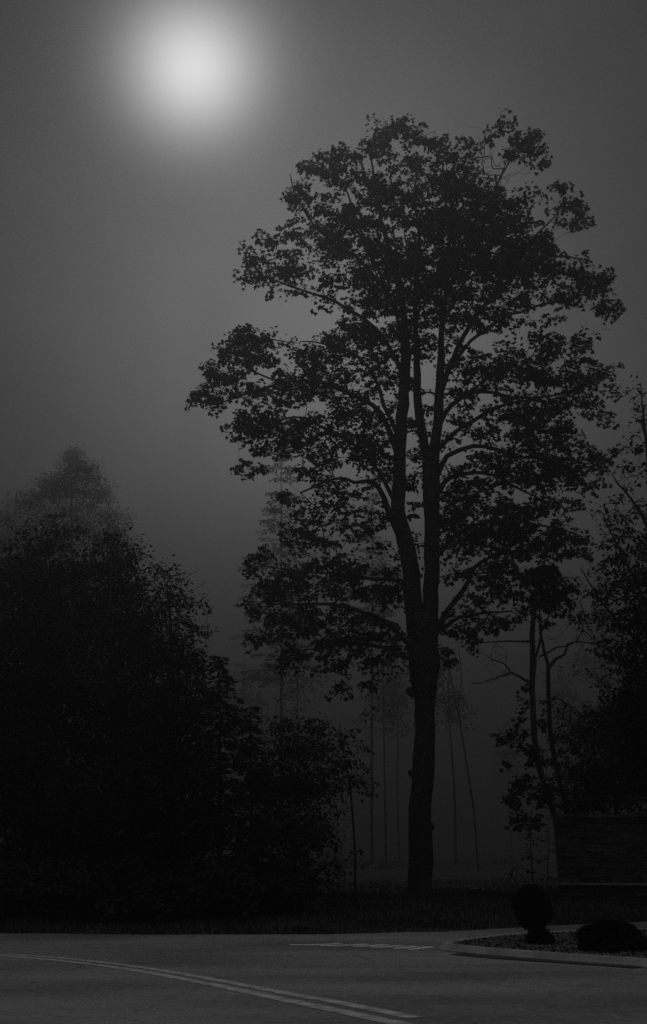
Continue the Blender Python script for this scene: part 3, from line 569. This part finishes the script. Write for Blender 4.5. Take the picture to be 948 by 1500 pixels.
# ================================================================ RIGHT SIDE
tree('small_tree', 'small tree with rounded dark crown between the maple and the stone wall', 'tree', 28.2, (830, 1329),
     [[(832, 1331, 5), (829, 1270, 4.8), (819, 1210, 4.6), (802, 1165, 4.6), (788, 1115, 4.5), (781, 1050, 4.4), (780, 990, 4.2), (781, 930, 3.8), (783, 880, 3), (790, 840, 2)],
      [(780, 1002, 2.4), (768, 995, 2, -.2), (750, 986, 1.6, -.4), (733, 990, 1.2, -.6), (715, 998, .9, -.8), (692, 1001, .6, -1)], [(748, 986, 1.2, -.4), (738, 972, 1, -.5), (722, 966, .7, -.6), (708, 955, .4, -.7)],
      [(781, 940, 2, 0), (760, 938, 1.4, .3), (730, 940, 1, .6), (695, 943, .6, .8)], [(781, 1015, 2, 0), (785, 965, 1.8, .2), (794, 925, 1.6, .4), (805, 900, 1, .5)]],
     [(800, 836, 30, 14, 1), (808, 860, 32, 22, 1.3), (790, 880, 28, 22, 1.1), (820, 884, 22, 20, .9), (774, 852, 24, 14, .8), (768, 895, 20, 12, .5), (832, 862, 14, 20, .6), (800, 912, 26, 10, .4), (840, 900, 14, 10, .3), (760, 870, 16, 10, .5),
      (770, 1010, 10, 8, .5), (768, 1030, 9, 7, .7), (765, 1052, 10, 7, .6), (745, 1080, 20, 8, .8), (760, 1078, 18, 9, .9), (738, 1090, 12, 6, .8), (770, 1100, 18, 10, .7), (745, 1120, 12, 6, .4), (790, 1110, 16, 16, 1), (775, 1150, 24, 14, 1), (755, 1165, 16, 12, .9), (750, 1180, 10, 8, .6), (790, 1160, 20, 20, 1), (760, 1200, 14, 10, .8), (780, 1200, 20, 14, .7), (755, 1210, 8, 8, .6), (795, 1060, 12, 14, .7), (797, 1030, 10, 10, .5)], 81,
     leaf=.11, shape=MAPLE7, per=80, nleaf=15, R=.2, dmax=1.5, tipr=.005, rmax=.03, bare=[(730, 975, 34, 20, .8), (715, 955, 34, 16, .7), (700, 1000, 30, 8, .5), (810, 935, 20, 14, .6)])
tree('forked_tree', 'forked tree with arching bare limbs right of the small rounded tree', 'tree', 29.2, (848, 1327),
     [[(850, 1329, 4), (845, 1260, 4), (832, 1190, 4), (814, 1120, 3.6), (805, 1060, 3.4), (804, 1000, 3.2), (804, 974, 3)],
      [(804, 978, 2.6), (798, 955, 2.2), (792, 925, 1.8, .2), (790, 890, 1.2, .4)],
      [(804, 978, 2.8), (814, 966, 2.4, -.2), (826, 958, 1.7, -.3), (832, 944, 1.4, -.3), (850, 940, 1.1, -.4), (880, 946, .9, -.6), (905, 965, .7, -.8), (930, 1000, .6, -1)],
      [(790, 962, 1.4, .2), (815, 950, 1.4, .3), (845, 938, 1, .5), (856, 905, .8, .5), (850, 880, .5, .6)]],
     [(820, 1030, 20, 12, .5), (840, 1050, 34, 16, .7), (870, 1040, 34, 18, .6), (830, 1075, 34, 18, .9), (870, 1085, 40, 24, 1), (830, 1110, 34, 20, 1.1), (870, 1130, 46, 26, 1.5), (820, 1150, 26, 20, 1.1), (850, 1170, 40, 20, 1.4), (860, 980, 34, 12, .2), (885, 1010, 30, 18, .4), (905, 1060, 40, 40, 1.2), (920, 1130, 50, 40, 1.6)], 82,
     leaf=.10, shape=OVAL, per=75, nleaf=14, R=.22, dmax=1.8, tipr=.004, rmax=.03, bare=[(870, 920, 50, 28, 1), (845, 870, 30, 44, 1), (860, 985, 40, 24, .8), (900, 960, 40, 30, .8)])
tree('sparse_tree', 'large dark tree with thin sparse leaves at the right edge', 'tree', 21, (965, 1345),
     [[(975, 1350, 12), (968, 1250, 11), (962, 1150, 10), (958, 1050, 9), (955, 950, 8), (958, 850, 6), (954, 780, 4.5), (950, 700, 3), (946, 630, 2, -.2), (941, 590, 1.2, -.3), (938, 560, .6, -.3)],
      [(958, 800, 3), (945, 760, 2.4, -.3), (925, 733, 1.8, -.6), (905, 706, 1.2, -.8), (896, 695, .6, -.8)],
      [(956, 900, 3.4), (935, 860, 2.8, .3), (915, 820, 2, .6), (895, 780, 1.4, .8), (882, 750, .8, .9)],
      [(956, 960, 3.6), (925, 930, 2.8, -.4), (895, 900, 2, -.7), (868, 860, 1.2, -.9), (850, 830, .7, -1)],
      [(946, 640, 1.4, -.2), (938, 620, 1, -.3), (925, 610, .6, -.4)],
      [(960, 880, 3), (985, 820, 2), (1005, 760, 1)]],
     [(930, 563, 10, 7, .8), (918, 575, 6, 8, .7), (940, 580, 9, 6, .5), (945, 610, 10, 16, .7), (936, 598, 8, 4, .4), (930, 640, 6, 4, .7), (916, 658, 10, 6, 1), (932, 655, 12, 8, .9), (944, 660, 8, 10, .8), (914, 682, 10, 7, 1), (930, 685, 14, 6, .5), (945, 700, 8, 14, .6), (925, 710, 14, 6, .3), (880, 742, 9, 7, .8), (903, 735, 10, 9, .9), (908, 755, 16, 12, 1), (930, 748, 16, 12, .8), (890, 765, 14, 10, .5),
      (945, 740, 12, 14, .9), (920, 780, 24, 14, .9), (945, 800, 16, 24, 1.2), (890, 795, 18, 12, .6), (870, 800, 12, 8, .4), (910, 815, 28, 16, .9), (880, 830, 20, 12, .6), (930, 845, 30, 24, 1.4), (895, 860, 30, 16, .9), (870, 870, 20, 14, .6), (940, 900, 30, 34, 1.7), (905, 905, 34, 20, 1.1), (870, 905, 24, 14, .7), (930, 960, 36, 30, 1.6), (890, 945, 26, 16, .8), (940, 1020, 36, 40, 1.7), (910, 1030, 26, 30, 1), (940, 1100, 40, 50, 1.8), (975, 850, 30, 120, 1.6), (980, 1050, 40, 120, 1.8)], 83,
     leaf=.085, shape=OVAL, per=62, nleaf=13, R=.2, dmax=1.8, tipr=.004, rmax=.03, bare=[(900, 770, 36, 40, .7), (870, 840, 26, 40, .7), (920, 700, 26, 30, .5), (935, 600, 18, 30, .3), (880, 890, 40, 30, .6)])
tree('hedge_tree', 'dense dark tree filling the space behind the stone wall', 'tree', 31, (900, 1322), column_limbs(900, 1324, 1040, 5, 0, 6, 9, 90, .3),
     [(890, 1070, 60, 40, 1.5), (940, 1060, 60, 50, 1.5), (870, 1150, 50, 40, 1.6), (930, 1150, 70, 50, 1.6), (850, 1190, 30, 30, 1.2), (990, 1120, 60, 70, 1.3)], 84, leaf=.1, shape=DIAM, per=70, nleaf=15, R=.3, dmax=2)
tree('sapling', 'thin stemmed sapling with scattered leaves rising behind the round shrub', 'sapling', 20.6, (783, 1362),
     [[(782, 1362, 1.4), (781, 1320, 1.2), (779, 1260, 1.1), (779, 1220, .9), (781, 1170, .6)], [(786, 1362, 1.3), (795, 1320, 1.1), (801, 1280, .9, -.1), (803, 1240, .7, -.2), (805, 1200, .4, -.3)], [(779, 1300, .8), (765, 1285, .6, .1), (750, 1272, .4, .2)]],
     [(780, 1225, 16, 18, .5), (800, 1235, 12, 16, .4), (770, 1245, 14, 10, .4), (790, 1260, 14, 10, .4), (760, 1270, 14, 7, .4), (745, 1280, 9, 5, .5), (775, 1278, 14, 6, .4), (798, 1285, 8, 8, .3), (742, 1292, 6, 4, .4), (770, 1300, 10, 5, .3), (802, 1300, 5, 8, .3)], 85,
     leaf=.075, shape=OVAL, per=95, nleaf=9, R=.15, dmax=.7, tipr=.003, rmax=.012)

# ---- stone wall (entrance wall of thin coursed stone), seen obliquely
def stone_wall():
    rng = random.Random(8)
    A = G(821, 1334); B = A+np.array([4.6, -1.2, 0]); H = P(806, 1191, A[1])[2]
    dx = (B-A)/np.linalg.norm(B-A); nrm = np.array([-dx[1], dx[0], 0]); Lw = 4.6; T = .55
    root = empty('stone_wall', A, 'dark coursed stone wall with slanting end and pale ledge line at the right', 'wall')
    lean = (A-P(806, 1191, A[1]))[0]/H*.62       # the end face leans out to the left with height
    def q(u, t, z): return A+dx*(u-lean*z)+nrm*t+np.array([0, 0, z])
    mb = MB()
    def block(u0, u1, t0, t1, z0, z1, j=.008):
        mb.add([q(u, t, z)+np.array([rng.uniform(-j, j) for _ in range(3)]) for z in (z0, z1) for (u, t) in ((u0, t0), (u1, t0), (u1, t1), (u0, t1))],
               [[3, 2, 1, 0], [4, 5, 6, 7], [0, 1, 5, 4], [1, 2, 6, 5], [2, 3, 7, 6], [3, 0, 4, 7]])
    z = 0.0; ledge = P(870, 1297, A[1]-.5)[2]
    zs = []
    while z < H-.12:
        h = rng.uniform(.07, .14); u = 0.0
        if z < ledge <= z+h+.03: h = ledge-z-.005
        if h < .03: z = ledge+.06; continue
        while u < Lw:
            w = rng.uniform(.18, .62); e = min(Lw, u+w)
            block(u+.006, e-.006, -rng.uniform(.0, .045), T, z+.006, z+h-.006); u = e
        z += h
        if abs(z-ledge) < .02: z = ledge+.06
    mesh_obj('stonework', mb.V, mb.F, M['stone'], root)
    mb = MB(); block(.02, Lw-.02, .03, T-.03, 0, H-.1, 0)
    mesh_obj('core', mb.V, mb.F, M['mortar'], root)
    mb = MB(); block(-.0, Lw, -.09, -.0, ledge+.002, ledge+.05, .003)
    mesh_obj('ledge', mb.V, mb.F, M['cap'], root)
    mb = MB(); u = -.05
    while u < Lw: block(u, min(Lw+.05, u+.9), -.07, T+.05, z+.004, z+.075, .006); u += .91
    mesh_obj('coping', mb.V, mb.F, M['stone'], root)
stone_wall()

# ---- shrubs in the island
def shrub(name, label, c, rx, ry, z0, H, n, seed, leaf, prof, spiky=.0, cat='shrub'):
    r = np.random.default_rng(seed)
    root = empty(name, (c[0], c[1], .1), label, cat)
    mb = MB()
    for k in range(9):
        a = r.uniform(0, 6.28); e = np.array([c[0]+math.cos(a)*rx*.7, c[1]+math.sin(a)*ry*.7, z0+H*r.uniform(.5, .95)])
        b = np.array([c[0]+math.cos(a)*.04, c[1]+math.sin(a)*.04, .08])
        mb.add(*tube([b, b*.5+e*.5+[0, 0, .06], e], [.014, .010, .004], 5))
    mesh_obj('stems', mb.V, mb.F, M['bark'], root, smooth=True)
    t = r.uniform(0, 1, n); w = np.interp(t, *zip(*prof)); a = r.uniform(0, 2*np.pi, n); q = r.uniform(0, 1, n)**.28*(1+.22*r.uniform(0, 1, n)**7)
    lump = 1+.07*np.sin(a*3+t*7)+.05*np.sin(a*5-t*11)
    out = np.stack([np.cos(a), np.sin(a), (t-.45)*1.6], 1)
    pos = np.stack([c[0]+np.cos(a)*rx*w*q*lump, c[1]+np.sin(a)*ry*w*q*lump, z0+H*t+r.normal(0, .012, n)], 1)
    V, Fc = leaves(pos, out+r.normal(0, .5, (n, 3)), leaf*r.uniform(.6, 1.3, n), DIAM*np.array([.8, 1]), r, 2)
    mesh_obj('foliage', V, Fc, M['leaf_dark'], root)
b = G(783, 1381, .075)
s = S(b[1], 783, 1350)
shrub('round_shrub', 'clipped round dark shrub narrowing at the base in the island bed', b, 25*s, 25*s, .08+21*s, 55*s, 17000, 91, .04,
      [(0, .42), (.12, .66), (.3, .9), (.5, 1), (.7, .97), (.86, .78), (.95, .5), (1, .25)])
b2 = G(790, 1383, .075)
shrub('low_shrub', 'low spreading tuft at the foot of the clipped round shrub', b2+[.0, -.05, 0], 18*s, 14*s, .07, 19*s, 2600, 92, .05, [(0, .8), (.3, 1), (.7, .8), (1, .3)])
b3 = G(897, 1393, .075); s3 = S(b3[1], 897, 1370)
shrub('spreading_shrub', 'wide low dark mounded shrub at the right of the island bed', b3, 46*s3, 38*s3, .07, 38*s3, 17000, 93, .05, [(0, .92), (.3, 1), (.6, .93), (.85, .68), (1, .3)])
# stump on the grass
def stump():
    c = G(695, 1327); c[2] = bank_h(c[0], c[1])-.03; r = np.random.default_rng(6); s = S(c[1], 695, 1320)
    root = empty('tree_stump', c, 'small dark stump on the grass right of the maple trunk', 'stump')
    V = []; n = 20
    for (h, k) in ((0, 1.3), (.06, 1.08), (.14, .98), (.24, .95), (.27, .9)):
        for i in range(n):
            a = 2*math.pi*i/n; rr_ = 10*s*k*(1+.08*math.sin(3*a)+(.13*max(0, math.sin(5*a)) if h < .1 else 0)+r.normal(0, .015))
            V.append(c+[math.cos(a)*rr_, math.sin(a)*rr_, h+(.03*math.sin(a) if h > .2 else 0)])
    Fc = [[j*n+i, j*n+(i+1) % n, (j+1)*n+(i+1) % n, (j+1)*n+i] for j in range(4) for i in range(n)]
    mesh_obj('stump_side', V, Fc, M['stump'], root)
    mesh_obj('cut_top', [v+[0, 0, -.001] for v in V[4*n:]], [list(range(n))], M['bark'], root)
stump()

# ================================================================ AIR
hz = bpy.data.materials.new('haze'); hz.use_nodes = True
N, L = hz.node_tree.nodes, hz.node_tree.links
N.remove(N['Principled BSDF']); pv = N.new('ShaderNodeVolumePrincipled')
pv.inputs['Color'].default_value = (.7, .7, .7, 1); pv.inputs['Density'].default_value = .0098; pv.inputs['Anisotropy'].default_value = .8
L.new(pv.outputs['Volume'], N['Material Output'].inputs['Volume'])
mb = MB(); mb.box((-420, -65, -1.1), (420, 720, 31))
ho = mesh_obj('haze', mb.V, mb.F, hz)
meta(ho, 'night fog filling the air', 'fog', kind='stuff')

# ================================================================ SKY, MOON, CAMERA
mv = ray(283, 99); mv = mv/np.linalg.norm(mv)
el = math.asin(mv[2]); az = math.atan2(mv[0], mv[1])
w = bpy.data.worlds.new('World'); SC.world = w; w.use_nodes = True
N, L = w.node_tree.nodes, w.node_tree.links
bg = N['Background']; bg.inputs['Strength'].default_value = 1
tc = N.new('ShaderNodeTexCoord')
nm = N.new('ShaderNodeVectorMath'); nm.operation = 'NORMALIZE'; L.new(tc.outputs['Generated'], nm.inputs[0])
def math_(op, a, b=None, c=None):
    n = N.new('ShaderNodeMath'); n.operation = op
    for i, v in enumerate((a, b, c)):
        if v is None: continue
        if isinstance(v, (int, float)): n.inputs[i].default_value = v
        else: L.new(v, n.inputs[i])
    return n.outputs[0]
dt = N.new('ShaderNodeVectorMath'); dt.operation = 'DOT_PRODUCT'; L.new(nm.outputs[0], dt.inputs[0]); dt.inputs[1].default_value = tuple(mv)
ang2 = math_('MULTIPLY', math_('SUBTRACT', 1.0, dt.outputs['Value']), 2.0)      # ~ angle squared
bv = ray(470, 500); bv = bv/np.linalg.norm(bv)          # the brightest part of the moonlit fog hangs below the moon
d2 = N.new('ShaderNodeVectorMath'); d2.operation = 'DOT_PRODUCT'; L.new(nm.outputs[0], d2.inputs[0]); d2.inputs[1].default_value = tuple(bv)
ang2b = math_('MULTIPLY', math_('SUBTRACT', 1.0, d2.outputs['Value']), 2.0)
def gauss(s, k, ang2=ang2): return math_('MULTIPLY', math_('EXPONENT', math_('MULTIPLY', ang2, -1/(2*s*s))), k)
sk = N.new('ShaderNodeTexSky'); sk.sky_type = 'NISHITA'; sk.sun_disc = False; sk.sun_elevation = el; sk.sun_rotation = az; sk.dust_density = 6
bw = N.new('ShaderNodeRGBToBW'); L.new(sk.outputs[0], bw.inputs[0])
sx = N.new('ShaderNodeSeparateXYZ'); L.new(nm.outputs[0], sx.inputs[0])
hr = N.new('ShaderNodeMapRange'); hr.interpolation_type = 'SMOOTHSTEP'; hr.inputs['From Min'].default_value = -.02; hr.inputs['From Max'].default_value = .38
hr.inputs['To Min'].default_value = .16; hr.inputs['To Max'].default_value = 1; L.new(sx.outputs['Z'], hr.inputs['Value'])
amb = math_('MINIMUM', math_('MULTIPLY', bw.outputs[0], .002), .012)
base = math_('ADD', math_('ADD', amb, .012), gauss(math.radians(10.2), .175, ang2b))
base = math_('MULTIPLY', base, hr.outputs['Result'])
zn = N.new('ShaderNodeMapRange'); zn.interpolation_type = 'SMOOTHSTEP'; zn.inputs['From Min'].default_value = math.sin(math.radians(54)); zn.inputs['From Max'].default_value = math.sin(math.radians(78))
zn.inputs['To Max'].default_value = .82; L.new(sx.outputs['Z'], zn.inputs['Value'])      # bright cap added to the sky overhead, out of view, to light the road
fn = N.new('ShaderNodeTexNoise'); fn.inputs['Scale'].default_value = 3.2; fn.inputs['Detail'].default_value = 3; fn.inputs['Distortion'].default_value = .6
fn.inputs['Roughness'].default_value = .45; L.new(nm.outputs[0], fn.inputs['Vector'])
base = math_('MULTIPLY', base, math_('MULTIPLY_ADD', fn.outputs['Fac'], .9, .55))       # drifting unevenness of the fog bank
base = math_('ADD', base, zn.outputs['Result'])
tot = math_('ADD', base, math_('ADD', gauss(math.radians(1.85), .70), gauss(math.radians(2.9), .28)))
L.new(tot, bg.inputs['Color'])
sun = bpy.data.lights.new('moon_light', 'SUN'); sun.energy = .02; sun.angle = math.radians(9); sun.color = (1, 1, 1)
so = bpy.data.objects.new('moon_light', sun); link(so)
so.rotation_euler = Vector(mv).to_track_quat('Z', 'Y').to_euler()

cam = bpy.data.cameras.new('camera'); co = bpy.data.objects.new('camera', cam); link(co)
co.location = (0, 0, CAMZ); co.rotation_euler = (math.pi/2+PITCH, 0, 0)
cam.sensor_fit = 'VERTICAL'; cam.sensor_height = 36; cam.lens = 36*F/1500; cam.clip_end = 2000
SC.camera = co
SC.view_settings.view_transform = 'Standard'; SC.view_settings.look = 'None'; SC.view_settings.gamma = 1; SC.view_settings.exposure = 0
SC.render.engine = 'CYCLES'
cy = SC.cycles; cy.use_denoising = False; cy.volume_bounces = 0; cy.max_bounces = 4; cy.diffuse_bounces = 2; cy.use_adaptive_sampling = False
cy.sample_clamp_direct = 4; cy.sample_clamp_indirect = 2
SC.render.filter_size = 1.5 if hasattr(SC.render, 'filter_size') else 1.5
